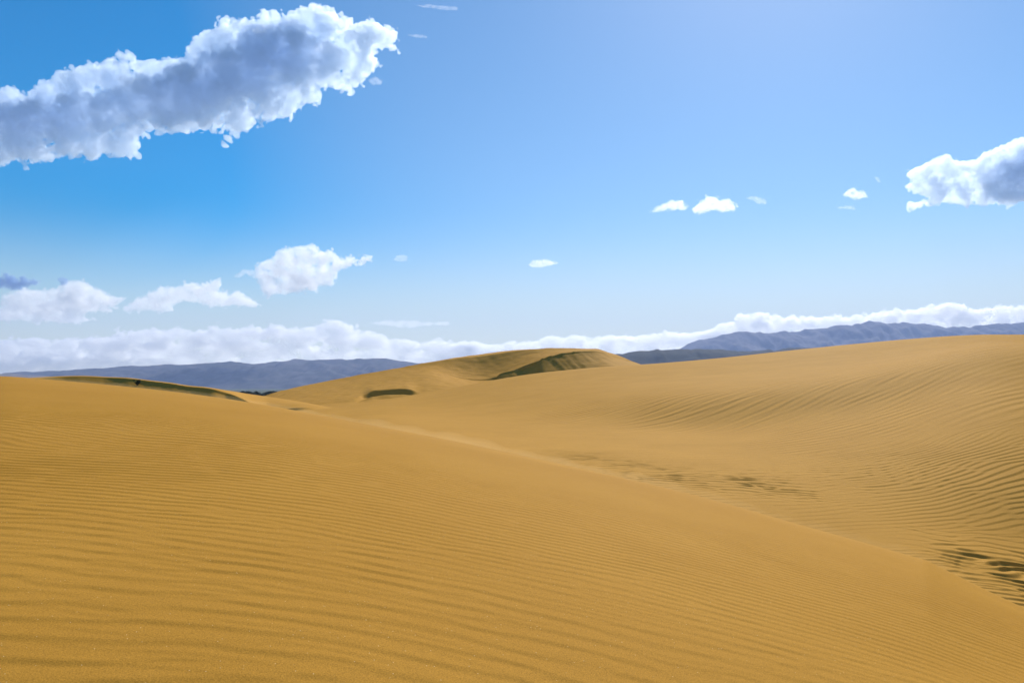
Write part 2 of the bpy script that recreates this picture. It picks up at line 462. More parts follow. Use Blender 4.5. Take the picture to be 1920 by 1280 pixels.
# --- sand carried over the shoulder by the wind: a thin moving veil
def blown_sand():
    cols = np.linspace(-300, 2250, 420)
    a = np.interp(cols, colsA, aA)
    Zi = np.array([np.interp(cols, colsA, ZA[:, j]) for j in range(len(dA))]).T
    m = (dA > 9) & (dA < 36)
    k = np.argmax(np.where(m[None, :], Zi / dA[None, :], -9), 1)
    dc = interp([-900, 0, 500, 1000, 1500, 1920, 2900], [22.5, 22.2, 21.2, 18.6, 16.0, 14.2, 13.6], cols)
    w = dc / 16.0
    lump = 0.75 + 0.25 * np.sin(cols / 37.0) * np.sin(cols / 91.0 + 1) + 0.12 * np.sin(cols / 11.0)
    lump = lump * (0.45 + 0.55 * sstep(520, 760, cols))
    prof = [(-4.5, -0.03), (-3.0, 0.05), (-1.4, 0.12), (0.0, 0.17), (1.6, 0.21), (3.4, 0.16), (5.5, 0.04), (6.0, -0.6), (0.0, -0.35), (-4.5, -0.25)]
    V = []
    for dx, hz in prof:
        d = dc + dx * w
        z = np.array([np.interp(d[i], dA, Zi[i]) for i in range(len(cols))])
        z = gsm(z[:, None], 3, 0)[:, 0] + hz * w * (lump if hz > 0 else 1.0)
        V.append(np.stack([a * d, d, z + EYE], -1))
    V = np.stack(V, 1); n, m_ = V.shape[:2]
    F = []
    for i in range(n - 1):
        for j in range(m_):
            F.append((i * m_ + j, i * m_ + (j + 1) % m_, (i + 1) * m_ + (j + 1) % m_, (i + 1) * m_ + j))
    # closed ends, fanned as quads
    for e in (0, n - 1):
        q = [e * m_ + j for j in range(m_)]
        for j in range(1, m_ - 2, 2):
            c = (q[0], q[j], q[j + 1], q[j + 2])
            F.append(c if e else c[::-1])
    Fa = np.array(F); P = V.reshape(-1, 3); P0 = P - P.mean(0)
    vol = np.einsum('ij,ij->i', P0[Fa[:, 0]], np.cross(P0[Fa[:, 1]], P0[Fa[:, 2]]) + np.cross(P0[Fa[:, 2]], P0[Fa[:, 3]])).sum()
    F = Fa if vol > 0 else Fa[:, ::-1]
    mt, nt, o = material("sand_in_the_wind")
    v = N(nt, "ShaderNodeVolumePrincipled", Density=0.021, Anisotropy=0.35)
    v.inputs["Color"].default_value = (0.98, 0.76, 0.42, 1)
    nt.links.new(v.outputs[0], o.inputs["Volume"])
    put(mesh_np("blown_sand", V.reshape(-1, 3), np.array(F), mt), kind="stuff")
blown_sand()
# ------------------------------------------------------------------ far dunes
def noise1(x, seed, lam, oct=3):
    """smooth 1-D noise"""
    rng = np.random.default_rng(seed); r = rng.standard_normal(4096); out = 0
    for k in range(oct):
        u = np.asarray(x) / lam * 2 ** k + 100 * k + 1000; i = np.floor(u).astype(int); t = u - i; t = t * t * (3 - 2 * t)
        out = out + (r[i % 4096] * (1 - t) + r[(i + 1) % 4096] * t) / 1.7 ** k
    return out

# --- big dune in the middle with its slip face towards the camera
crestC = ([200, 400, 440, 480, 530, 600, 640, 743, 806, 891, 972, 1033, 1111, 1153, 1199, 1260, 1400],
          [810, 768, 756, 747, 732, 717, 709, 690.5, 678.5, 665.5, 656, 653, 654, 665, 682, 700, 740])
colsC = np.linspace(380, 1290, 420)
xk = [200, 480, 640, 800, 925, 972, 1030, 1111, 1199, 1400]
rowsC = [(xk, [840, 830, 825, 820, 810, 800, 790, 780, 770, 800], [122, 122, 122, 124, 126, 128, 130, 130, 130, 130]),
         (xk, [825, 800, 772, 765, 760, 755, 745, 735, 730, 780], [152, 152, 152, 154, 156, 158, 160, 160, 160, 160]),
         (xk, [816, 778, 752, 743, 745, 735, 725, 715, 715, 760], [182, 182, 182, 184, 186, 186, 188, 190, 190, 190]),
         (xk, [812, 764, 738, 717, 726, 710, 690, 684, 700, 750], [208, 208, 208, 208, 208, 208, 210, 212, 212, 212]),
         (xk, [810, 752, 724, 699, 709, 690, 667, 659, 688, 744], [234, 234, 234, 234, 234, 234, 234, 236, 236, 236]),
         (xk, [809, 747, 713, 685, 672, 665, 655, 654, 683, 740], [258, 258, 258, 258, 258, 258, 258, 258, 258, 258]),
         (xk, [809, 746, 709, 679, 662, 656, 653, 654, 682, 740], [276, 276, 276, 276, 276, 276, 276, 276, 270, 268]),
         (xk, [815, 760, 716, 686, 668, 661, 659, 660, 689, 745], [330] * 10),
         (xk, [850, 790, 750, 730, 715, 710, 710, 710, 720, 760], [420] * 10)]
spC = np.concatenate([np.linspace(125, 180, 30)[:-1], np.linspace(180, 196, 50)[:-1], np.linspace(196, 215, 40)[:-1], np.linspace(215, 252, 110)[:-1], np.linspace(252, 400, 50)])
aC, dC, ZC = loft(colsC, rowsC, 0, None, 14, 16, crestC, (240, 310), spC)
XC, YC = XY(aC, dC)
# brink of the main slip face: photo column -> (row, forward distance)
bx = [780, 860, 905, 925, 939, 966, 981, 1002, 1018, 1048, 1072, 1099, 1125, 1150, 1180]
by = [702, 709, 713, 711, 699, 692.5, 690, 682, 670, 663, 659, 657, 658, 666, 678]
bd = [234, 234, 234, 234, 234, 233.5, 233, 232, 231.5, 231, 231, 232.5, 236, 241, 250]
bxc = np.clip(colsC, bx[0], bx[-1])
Db = gsm(interp(bx, bd, bxc)[:, None], 2, 0)[:, 0] + 0.15 * noise1(colsC, 4, 30.0, 2)
Zb = tan_of(interp(bx, by, bxc)) * Db
on = sstep(922, 932, colsC) * sstep(1190, 1120, colsC)
onw = sstep(790, 880, colsC) * sstep(1190, 1120, colsC)
Zs_at = np.array([np.interp(Db[i], dC, ZC[i]) for i in range(len(colsC))])
# lift or lower the windward side so that it meets the brink
corr = (Zb - Zs_at) * onw
corr_w = gsm(corr[:, None], 11, 0)[:, 0]
fall = np.where(YC > Db[:, None], np.exp(-((YC - Db[:, None]) / 30.0) ** 2), 1.0)
lim = np.exp(-((YC - Db[:, None]) / 14.0) ** 2)
ZC = ZC + np.where(YC > Db[:, None], corr_w[:, None] * np.exp(-((YC - Db[:, None]) / 13.0) ** 2), corr[:, None] * np.exp(-((YC - Db[:, None]) / 24.0) ** 2))
flute = noise1(np.repeat(colsC[:, None], len(dC), 1) - (Db[:, None] - YC) * 3.0, 21, 11.0, 3)
slope = 0.57 - 0.35 * sstep(1075, 1165, colsC)
drop = Db[:, None] - YC
face = Zb[:, None] - slope[:, None] * drop + 0.07 * flute * sstep(0, 3, drop) * sstep(1160, 1100, colsC)[:, None] - 0.25 * sstep(0.0, 0.5, drop)
floor = -30.0
ZC = np.where((drop > 0) & (on[:, None] > 0.02), np.minimum(ZC + (1 - on[:, None]) * 0, face * on[:, None] + ZC * (1 - on[:, None])), ZC)
# small dark hollow lower down on the left
hx = [672, 679, 700, 735, 765, 790]; hy = [744, 741, 732.5, 729, 728.5, 730]
hd = interp([672, 682, 735, 790], [186, 190, 192, 190], np.clip(colsC, 672, 790))
Zh = tan_of(interp(hx, hy, np.clip(colsC, 672, 790))) * hd
onh = sstep(662, 700, colsC) * sstep(788, 760, colsC)
dh = hd[:, None] - YC
ZsH = np.array([np.interp(hd[i], dC, ZC[i]) for i in range(len(colsC))])
ZC = ZC + ((Zh - ZsH) * onh)[:, None] * np.exp(-(dh / np.where(dh > 0, (13 + 8 * sstep(700, 765, colsC))[:, None], 16.0)) ** 2)
hollow = Zh[:, None] - 0.95 * dh
inside = (dh > 0) & (dh < 9)
lipfade = sstep(9, 5.0, dh)
ZC = np.where(inside, ZC - np.clip(ZC - hollow, 0, 1.35) * onh[:, None] * lipfade, ZC)
tC = Tile(1024, 60.0, soft_spec(4.0, 1.6), 31)
ZC = ZC + 0.05 * tC(XC, YC)
terrain("middle_dune", aC, dC, ZC, sand_far)

# --- dune on the left with a long shaded slip face
crestD = ([-500, 0, 80, 150, 200, 237, 281, 320, 356, 384, 425, 490, 560, 700],
          [722, 712, 706, 704, 706, 707.5, 712.5, 717, 722.5, 725, 731.5, 741, 752, 780])
colsD = np.linspace(-420, 640, 400)
xk = [-500, 0, 150, 281, 384, 490, 700]
rowsD = [(xk, [790, 770, 765, 770, 775, 785, 810], [70, 70, 70, 70, 70, 70, 70]),
         (xk, [735, 722, 716, 724, 737, 760, 790], [112, 112, 112, 112, 112, 112, 112]),
         (xk, [722, 712, 704.5, 713, 726, 745, 782], [126, 126, 126, 126, 126, 126, 126]),
         (xk, [722, 712, 704, 712.5, 725, 741, 780], [146, 146, 146, 146, 150, 156, 158]),
         (xk, [740, 726, 718, 722, 731, 748, 790], [200, 200, 200, 204, 208, 214, 220]),
         (xk, [800, 790, 780, 780, 780, 790, 820], [320] * 7)]
spD = np.concatenate([np.linspace(72, 112, 30)[:-1], np.linspace(112, 134, 110)[:-1], np.linspace(134, 318, 60)])
aD, dD, ZD = loft(colsD, rowsD, 0, None, 8, 12, crestD, (116, 210), spD)
XD, YD = XY(aD, dD)
bx = [-500, 0, 70, 150, 200, 237, 281, 320, 356, 384, 402, 425, 440, 453, 462, 475, 500]
by = [724, 714, 708, 705, 707, 708.8, 714, 718.6, 724.3, 726.6, 729.6, 735.8, 741, 746.5, 751, 758, 775]
bd = [128, 128, 128, 128, 128, 127.5, 127, 126.5, 126, 125.5, 125, 125, 124, 123, 122, 121, 118]
Db = interp(bx, bd, np.clip(colsD, -500, 500)) + 0.05 * noise1(colsD, 8, 40.0, 2)
Zb = tan_of(interp(bx, by, np.clip(colsD, -500, 500))) * Db
on = sstep(600, 470, colsD)
Zs = np.array([np.interp(Db[i], dD, ZD[i]) for i in range(len(colsD))])
drop = Db[:, None] - YD
ZD = ZD + ((Zb - Zs) * on)[:, None] * np.exp(-(np.minimum(drop, 0) / (6.0 + 18.0 * sstep(425, 465, colsD))[:, None]) ** 2)
flute = noise1(np.repeat(colsD[:, None], len(dD), 1) - drop * 2.2, 22, 7.0, 3)
steep = 0.34 + 0.32 * sstep(20, 170, colsD)
face = Zb[:, None] - steep[:, None] * drop + 0.035 * flute * sstep(0, 1.5, drop) * steep[:, None] - (0.16 * sstep(120, 300, colsD))[:, None] * sstep(0.0, 0.35, drop)
ZD = np.where((drop > 0), np.minimum(ZD, face) * on[:, None] + ZD * (1 - on[:, None]), ZD)
terrain("left_dune", aD, dD, ZD, sand_far)
shrub_d = 0.0
ci = int(np.argmin(abs(colsD - 258)))
el = tan_of(722.5)
m = (dD < Db[ci]) & (dD > 80)
k = int(np.argmin(np.where(m, abs(ZD[ci] / dD - el), 9)))
shrub_pos = (float(aD[ci] * dD[k]), float(dD[k]), float(ZD[ci, k] + EYE))

# ------------------------------------------------------------------ coastal plain
def plain_material():
    m, nt, o = material("coastal_plain_scrub")
    L = nt.links.new
    tc = N(nt, "ShaderNodeTexCoord"); p = N(nt, "ShaderNodeBsdfPrincipled", Roughness=0.95)
    p.inputs["Specular IOR Level"].default_value = 0.1
    n = N(nt, "ShaderNodeTexNoise", Scale=0.004, Detail=8.0, Roughness=0.65); L(tc.outputs["Object"], n.inputs["Vector"])
    r = N(nt, "ShaderNodeValToRGB"); e = r.color_ramp.elements
    e[0].position, e[0].color = 0.38, (0.035, 0.055, 0.022, 1); e[1].position, e[1].color = 0.62, (0.12, 0.12, 0.055, 1)
    L(n.outputs[0], r.inputs[0]); L(r.outputs[0], p.inputs["Base Color"]); L(p.outputs[0], o.inputs["Surface"])
    return m
HX, HY0, HY1, HTOP = 15500.0, -3500.0, 16800.0, 1420.0       # the body of hazy air
gx = np.linspace(-15400, 15400, 45); gy = np.linspace(-3400, 16700, 31)
GX, GY = np.meshgrid(gx, gy, indexing='ij')
V = np.stack([GX, GY, np.zeros_like(GX)], -1).reshape(-1, 3)
i = np.arange(44)[:, None] * 31 + np.arange(30)[None, :]
put(mesh_np("coastal_plain", V, np.stack([i, i + 31, i + 32, i + 1], -1).reshape(-1, 4), plain_material()), kind="structure")

# ------------------------------------------------------------------ mountains
def mountain_material(name, c0, c1):
    m, nt, o = material(name)
    L = nt.links.new
    tc = N(nt, "ShaderNodeTexCoord"); p = N(nt, "ShaderNodeBsdfPrincipled", Roughness=0.95)
    p.inputs["Specular IOR Level"].default_value = 0.05
    n = N(nt, "ShaderNodeTexNoise", Scale=0.0035, Detail=9.0, Roughness=0.62); L(tc.outputs["Object"], n.inputs["Vector"])
    r = N(nt, "ShaderNodeValToRGB"); e = r.color_ramp.elements
    e[0].position, e[0].color = 0.4, (*c0, 1); e[1].position, e[1].color = 0.62, (*c1, 1)
    L(n.outputs[0], r.inputs[0]); L(r.outputs[0], p.inputs["Base Color"]); L(p.outputs[0], o.inputs["Surface"])
    return m

def range_(name, xs, ys, D, depth, mat, seed, n=520, nd=64, rough=0.09):
    c = np.linspace(xs[0], xs[-1], n)
    c_, s_ = math.cos(PITCH), math.sin(PITCH)
    a = (c - CX) / FPX / (c_ - (CY - HOR) / FPX * s_)
    H = tan_of(interp(xs, ys, c)) * D + EYE
    H = H + 0.010 * H.max() * noise1(c, seed, 16.0, 3)
    t = np.linspace(-1, 1, nd)
    Y = D + t * depth
    X = a[:, None] * D * (1 + 0 * t[None, :])
    env = (1 - np.abs(t) ** 1.25)
    T1 = Tile(1024, 9000.0, lambda kx, ky: 1 / (1 + (np.hypot(kx, ky) * 1400) ** 2) ** 0.95, seed + 40)
    YY = np.broadcast_to(Y[None, :], X.shape)
    rid = 1 - np.abs(T1(X, YY * 0.8)) * 1.0
    rid2 = T1(X * 3 + 500, YY * 2.2)
    side = np.sin(np.clip(np.abs(t), 0, 1) * math.pi)[None, :]
    Z = H[:, None] * env[None, :] + H[:, None] * rough * side * (rid - 0.35 + 0.35 * rid2)
    Z = np.where(t[None, :] > 0, np.minimum(Z, H[:, None] * env[None, :]), Z)
    # keep the skyline
    sky_ = (Z - EYE) / YY; lim_ = ((H - EYE) / D)[:, None]
    Z = np.where(sky_ > lim_, lim_ * YY + EYE, Z)
    V = np.stack([X, YY, Z - 3], -1).reshape(-1, 3)
    i = np.arange(n - 1)[:, None] * nd + np.arange(nd - 1)[None, :]
    return put(mesh_np(name, V, np.stack([i, i + nd, i + nd + 1, i + 1], -1).reshape(-1, 4), mat), kind="structure")

mt_l = mountain_material("brush_covered_range", (0.045, 0.05, 0.045), (0.11, 0.10, 0.10))
mt_r = mountain_material("haze_tinted_far_range", (0.09, 0.085, 0.10), (0.17, 0.155, 0.16))  # rock lightened towards violet: the tint of distant haze put into its colour
mt_m = mountain_material("dark_wooded_hill", (0.02, 0.03, 0.02), (0.06, 0.06, 0.04))
range_("mountain_range", [-700, -300, 0, 40, 100, 180, 215, 245, 262, 300, 350, 400, 430, 470, 520, 540, 556, 575, 600, 640, 680, 720, 745, 800, 860, 930, 1040],
       [705, 702, 701, 697, 695, 690, 687, 684, 686, 684, 683, 679, 677, 681, 678, 676, 672, 675, 673, 673, 671, 671, 675, 681, 690, 703, 722], 12500, 2200, mt_l, 1, n=520)
range_("dark_hill", [1040, 1100, 1160, 1200, 1270, 1330, 1400, 1450, 1480, 1530, 1600, 1700, 1900, 2300], [716, 690, 662, 657, 653, 654, 657, 655, 652, 652, 650, 655, 670, 700], 5600, 900, mt_m, 2, n=360, rough=0.05)
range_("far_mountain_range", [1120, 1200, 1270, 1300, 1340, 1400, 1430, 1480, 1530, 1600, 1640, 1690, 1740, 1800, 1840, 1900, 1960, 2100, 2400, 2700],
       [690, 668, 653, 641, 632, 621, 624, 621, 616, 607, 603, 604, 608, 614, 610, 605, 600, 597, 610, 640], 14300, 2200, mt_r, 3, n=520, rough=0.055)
# ------------------------------------------------------------------ clouds: closed billowed bodies filled with scattering droplets
def poly_sd(P, U, Vv):
    """signed distance (inside positive) from grid points to polygon P"""
    best = np.full(U.shape, 1e9); inside = np.zeros(U.shape, bool)
    for i in range(len(P)):
        ax, ay = P[i]; bx, by = P[(i + 1) % len(P)]
        ex, ey = bx - ax, by - ay
        t = np.clip(((U - ax) * ex + (Vv - ay) * ey) / (ex * ex + ey * ey + 1e-9), 0, 1)
        best = np.minimum(best, (U - ax - t * ex) ** 2 + (Vv - ay - t * ey) ** 2)
        c = (ay > Vv) != (by > Vv)
        with np.errstate(divide='ignore', invalid='ignore'):
            inside ^= c & (U < ex * (Vv - ay) / (ey if ey else 1e-9) + ax)
    return np.where(inside, 1, -1) * np.sqrt(best)

def band(shape, waves, vox, seed, stretch=(1, 1, 1)):
    """band-passed noises of the given wavelengths, each normalised"""
    rng = np.random.default_rng(seed)
    f = np.fft.rfftn(rng.standard_normal(shape).astype(np.float32))
    ks = [np.fft.fftfreq(shape[0], vox) * stretch[0], np.fft.fftfreq(shape[1], vox) * stretch[1], np.fft.rfftfreq(shape[2], vox) * stretch[2]]
    K = np.sqrt(ks[0][:, None, None] ** 2 + ks[1][None, :, None] ** 2 + ks[2][None, None, :] ** 2) + 1e-9
    res = []
    for L in waves:
        w = np.exp(-(np.log(K * L) / 0.42) ** 2)
        n = np.fft.irfftn(f * w, shape, axes=(0, 1, 2))
        res.append((n / n.std()).astype(np.float32))
    return res

def surface_nets(G):
    """isosurface of G = 0 as (vertices in grid units, quads)"""
    nx, ny, nz = G.shape
    s = G > 0
    acc = np.zeros((nx - 1, ny - 1, nz - 1, 3), np.float32); cnt = np.zeros((nx - 1, ny - 1, nz - 1), np.float32)
    sl = lambda a, n: slice(a, n - 1 + a)
    for ax in range(3):
        o = [i for i in range(3) if i != ax]
        for a in (0, 1):
            for b in (0, 1):
                c0 = [0, 0, 0]; c0[o[0]] = a; c0[o[1]] = b
                c1 = list(c0); c1[ax] = 1
                g0 = G[sl(c0[0], nx), sl(c0[1], ny), sl(c0[2], nz)]; g1 = G[sl(c1[0], nx), sl(c1[1], ny), sl(c1[2], nz)]
                x = (g0 > 0) != (g1 > 0)
                t = np.where(x, g0 / np.where(x, g0 - g1, 1), 0)
                cnt += x
                acc[..., ax] += t
                acc[..., o[0]] += a * x; acc[..., o[1]] += b * x
    act = cnt > 0
    idx = np.full(act.shape, -1, np.int32); idx[act] = np.arange(act.sum())
    base = np.argwhere(act).astype(np.float32)
    V = base + acc[act] / cnt[act][:, None]
    F = []
    for ax in range(3):
        o1, o2 = (ax + 1) % 3, (ax + 2) % 3
        a = [slice(1, -1)] * 3; a[ax] = slice(0, -1); b = list(a); b[ax] = slice(1, None)
        e0, e1 = s[tuple(a)], s[tuple(b)]
        for flag, rev in ((e0 & ~e1, False), (~e0 & e1, True)):
            q = np.argwhere(flag)
            off = np.array([1, 1, 1]); off[ax] = 0
            q = q + off
            def at(d1, d2):
                r = q.copy(); r[:, o1] -= d1; r[:, o2] -= d2
                return idx[r[:, 0], r[:, 1], r[:, 2]]
            f = np.stack([at(0, 0), at(1, 0), at(1, 1), at(0, 1)], 1)
            F.append(f if not rev else f[:, ::-1])
    return V, np.concatenate(F)

def cloud_material(name, density, color=(0.98, 0.985, 1.0), g=0.55):
    m, nt, o = material(name)
    v = N(nt, "ShaderNodeVolumePrincipled", Density=density, Anisotropy=g)
    v.inputs["Color"].default_value = (*color, 1)
    nt.links.new(v.outputs[0], o.inputs["Volume"])
    # droplets at the skin of the cloud pass nearly all light straight through
    tr = N(nt, "ShaderNodeBsdfTransparent")
    tl = N(nt, "ShaderNodeBsdfTranslucent", Color=(0.9, 0.9, 0.9, 1))
    mx = N(nt, "ShaderNodeMixShader", Fac=0.02)
    nt.links.new(tr.outputs[0], mx.inputs[1]); nt.links.new(tl.outputs[0], mx.inputs[2])
    nt.links.new(mx.outputs[0], o.inputs["Surface"])
    return m

def cloud(name, label, poly, D, mat, vox=2.0, thick=40.0, amp=9.0, big=34.0, seed=1, group=None, cat="cloud", cores=(), rim=None, stretch=(1, 1, 1), keep=60):
    """poly: outline in photo pixels; D: forward distance in metres; thick: half depth reached inside (pixels at D)"""
    P = np.array(poly, float)
    pad = amp * 1.6 + 3 * vox
    u0, v0 = P.min(0) - pad; u1, v1 = P.max(0) + pad
    wm = thick + amp * 1.3 + 2 * vox
    nu, nv, nw = int((u1 - u0) / vox) + 2, int((v1 - v0) / vox) + 2, int(2 * wm / vox) + 2
    U, Vv = np.meshgrid(u0 + vox * np.arange(nu), v0 + vox * np.arange(nv), indexing='ij')
    d = poly_sd(P, U, Vv)
    W = -wm + vox * np.arange(nw)
    # rounded thickness: T grows like the square root of the distance to the outline, up to `thick`
    def dome(dd, R):
        return np.sqrt(np.clip(np.minimum(dd, R) * (2 * R) - np.minimum(dd, R) ** 2, 0, None))
    T = dome(d, rim if rim else thick)
    if cores:                                               # the deep part of the cloud, where little light comes through
        dc = np.max([poly_sd(np.array(c, float), U, Vv) for c in cores], 0)
        T = T + (thick - (rim or 0)) * sstep(-8, 0.6 * thick, dc) * (d > 0)
    # implicit: positive inside
    core = np.where(d > 0, T, d)[:, :, None]
    G = np.where(core > 0, np.minimum(d[:, :, None], core - np.abs(W)[None, None, :]), core - 0.5 * np.abs(W)[None, None, :]).astype(np.float32)
    waves = [big, big / 2, big / 4, max(big / 8, 2.3 * vox)]
    bs = band((nu, nv, nw), waves, vox, seed, stretch)
    w = [0.62, 0.80, 0.55, 0.24]
    n = 0
    for i, (a, b) in enumerate(zip(w, bs)):
        n = n + a * ((np.abs(b) - 0.8) if i in (1, 2) else b * (0.75 if i == 0 else 0.6))
    n = n * np.where(W > 0.35 * thick, 0.45, 1.0)[None, None, :]
    G = G + amp * n * np.where(G < 0, 0.45, 1.0) * (1 + 1.3 * sstep(0.6 * amp, 3.0 * amp, d))[:, :, None]
    lim = np.ones_like(G, bool); lim[1:-1, 1:-1, 1:-1] = False
    G[lim] = -1
    V, F = surface_nets(G)
    # let go of detached crumbs and sealed inner bubbles
    lab = np.arange(len(V)); e = np.concatenate([F[:, [0, 1]], F[:, [1, 2]], F[:, [2, 3]]])
    for _ in range(60):
        m = np.minimum(lab[e[:, 0]], lab[e[:, 1]]); old = lab.copy()
        np.minimum.at(lab, lab[e[:, 0]], m); np.minimum.at(lab, lab[e[:, 1]], m)
        lab = lab[lab]; lab = lab[lab]
        if (lab == old).all(): break
    cnt = np.bincount(lab, minlength=len(V)); ok = cnt[lab] > keep
    new = np.cumsum(ok) - 1; F = new[F[ok[F].all(1)]]; V = V[ok]
    X, Y, Z = PT(u0 + V[:, 0] * vox, v0 + V[:, 1] * vox, D)
    depth = (-wm + V[:, 2] * vox) * D / FPX
    # move along the sight direction by the depth, without magnifying the outline
    s = 1 + depth / D
    X, Y = X + depth * 0, Y + depth
    pts = np.stack([X, Y, Z], 1)
    c = pts.mean(0)
    o = mesh_np(name, pts - c, F, mat)
    o.location = tuple(float(t) for t in c)
    return put(o, label, cat, group)
cm_big = cloud_material("towering_droplets", 0.0150, (0.865, 0.925, 0.992), 0.6)  # blue, dimmed droplet colour: the shade of the backlit core put into it
cm_mid = cloud_material("fair_weather_droplets", 0.0080, (0.993, 0.991, 0.989), 0.6)
cm_thin = cloud_material("wispy_droplets", 0.0035, (0.99, 0.99, 1.0), 0.5)
cm_bank = cloud_material("bank_droplets", 0.0095, (0.984, 0.981, 0.978), 0.58)
cm_grey = cloud_material("grey_droplets", 0.012, (0.40, 0.58, 0.82), 0.3)

big_poly = [(-60,170),(0,165),(60,168),(100,152),(120,132),(160,126),(210,112),(240,106),(270,112),(310,120),(345,103),(355,88),(385,68),(400,46),(432,32),(450,36),(480,34),(505,22),(530,28),(560,20),(600,6),(630,22),(665,38),(695,42),(720,52),(748,64),(740,90),(712,96),(700,130),(672,160),(650,168),(612,162),(596,190),(560,190),(545,228),(520,222),(490,232),(450,246),(430,262),(392,248),(350,250),(310,246),(280,244),(262,262),(252,292),(215,294),(190,284),(165,300),(120,298),(90,296),(60,306),(0,312),(-60,312)]
core1 = [(-60,195),(60,190),(120,188),(200,178),(270,158),(330,132),(380,120),(450,98),(480,58),(520,48),(600,62),(640,78),(630,116),(580,140),(510,152),(470,182),(410,204),(330,214),(240,222),(150,250),(60,258),(-60,262)]
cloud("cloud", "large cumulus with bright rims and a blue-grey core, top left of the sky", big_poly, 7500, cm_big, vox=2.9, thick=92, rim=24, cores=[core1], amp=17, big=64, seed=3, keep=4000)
cloud("cloud", "small curl of white vapour just below the tip of the large cumulus", [(690,152),(702,144),(718,150),(716,158),(700,160)], 7500, cm_thin, vox=1.0, thick=6, amp=3, big=14, seed=31)
right_poly = [(1700,318),(1730,308),(1758,294),(1775,288),(1788,302),(1830,300),(1845,285),(1880,272),(1915,258),(1960,250),(2040,262),(2080,320),(2040,370),(1960,378),(1900,382),(1850,384),(1800,384),(1770,376),(1752,388),(1702,391),(1704,378),(1745,372),(1728,366),(1704,350),(1712,338)]
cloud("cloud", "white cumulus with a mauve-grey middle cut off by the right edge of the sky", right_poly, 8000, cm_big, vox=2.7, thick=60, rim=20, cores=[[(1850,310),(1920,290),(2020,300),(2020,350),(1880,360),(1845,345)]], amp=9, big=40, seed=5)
cloud("cloud", "low white arch-backed cloudlet, left of the pair high over the far mountains", [(1219,398),(1240,384),(1258,376),(1280,376),(1291,388),(1286,394),(1250,394),(1228,399)], 9000, cm_mid, vox=0.8, thick=9, amp=5.2, big=15, seed=6)
cloud("cloud", "peaked white cloudlet, right of the pair high over the far mountains", [(1297,392),(1308,380),(1318,376),(1324,366),(1334,368),(1348,374),(1366,374),(1382,386),(1378,394),(1356,398),(1340,394),(1318,400),(1304,402)], 9000, cm_mid, vox=0.85, thick=12, amp=6.0, big=17, seed=7)
cloud("cloud", "thin torn wisp just right of the peaked cloudlet", [(1396,372),(1412,367),(1434,374),(1438,382),(1424,384),(1412,376)], 9000, cm_thin, vox=0.75, thick=5, amp=4.6, big=11, seed=8)
cloud("cloud", "small bright tuft left of the cumulus at the right edge", [(1579,366),(1588,356),(1598,352),(1608,358),(1622,358),(1625,370),(1608,374),(1590,370)], 9000, cm_mid, vox=0.75, thick=7, amp=5.0, big=12, seed=9)
cloud("cloud", "faint flat shred directly under the small bright tuft", [(1566,388),(1584,386),(1600,386),(1604,394),(1590,392),(1570,392)], 9000, cm_thin, vox=0.8, thick=4, amp=2.4, big=10, seed=10)
cloud("cloud", "tiny curled shred above and right of the small bright tuft", [(1638,332),(1646,332),(1653,342),(1648,344),(1642,337)], 9000, cm_thin, vox=0.8, thick=3, amp=1.6, big=8, seed=11)
cloud("cloud", "lone small lens of white over the middle of the picture", [(990,496),(1000,489),(1018,486),(1034,488),(1046,494),(1030,499),(1008,502),(994,500)], 13000, cm_mid, vox=0.75, thick=6, amp=4.0, big=12, seed=12)
cloud("cloud", "faint tiny puff right of the tailed cumulus", [(736,488),(744,479),(756,476),(766,482),(764,490),(748,491)], 13000, cm_thin, vox=0.9, thick=4, amp=2.8, big=10, seed=13)
cloud("cloud", "dense white cumulus with a pointed tail to the right, hanging over the bank", [(482,492),(505,488),(516,480),(520,470),(534,468),(548,464),(566,462),(584,459),(598,464),(606,470),(620,468),(634,480),(650,482),(672,484),(698,480),(696,490),(676,497),(652,500),(640,506),(630,520),(622,536),(606,536),(590,544),(560,548),(530,552),(500,556),(488,545),(484,525),(480,508)], 13200, cm_mid, vox=1.6, thick=50, rim=15, cores=[[(520,490),(545,486),(548,505),(525,502)],[(545,515),(585,512),(590,540),(545,542)]], amp=9.5, big=28, seed=14)
cloud("cloud", "torn wisp trailing off the left side of the tailed cumulus", [(438,520),(450,508),(466,504),(480,508),(488,522),(476,522),(462,514),(446,522)], 13200, cm_thin, vox=1.1, thick=7, amp=4, big=16, seed=15)
cloud("cloud", "long ragged pale cloud between the domed one and the tailed one", [(232,580),(245,566),(268,556),(280,548),(300,540),(318,534),(326,540),(345,532),(372,530),(392,530),(410,522),(416,530),(410,545),(432,550),(446,544),(468,556),(490,572),(470,576),(430,574),(400,576),(372,566),(340,566),(320,572),(326,584),(306,586),(280,580),(250,584)], 17500, cm_mid, vox=1.7, thick=13, amp=8.5, big=24, seed=16)
cloud("cloud", "domed white cloud with grey hollows at the left edge", [(-80,560),(-20,572),(0,576),(12,550),(40,540),(60,544),(84,546),(106,544),(118,534),(134,528),(156,528),(180,536),(200,550),(226,560),(224,572),(206,584),(180,582),(150,592),(176,598),(160,603),(130,608),(90,602),(60,604),(30,600),(0,604),(-80,606)], 17500, cm_mid, vox=1.9, thick=50, rim=15, cores=[[(122,548),(160,545),(170,580),(120,582)],[(60,572),(110,566),(110,585),(70,588)]], amp=9.5, big=28, seed=17)
cloud("cloud", "dusky blue-grey smear above the domed cloud at the left edge", [(-60,524),(-20,516),(0,518),(16,512),(30,522),(46,518),(60,524),(80,530),(64,536),(44,538),(30,546),(10,540),(-60,548)], 17300, cm_grey, vox=1.4, thick=9, amp=8, big=18, seed=18)
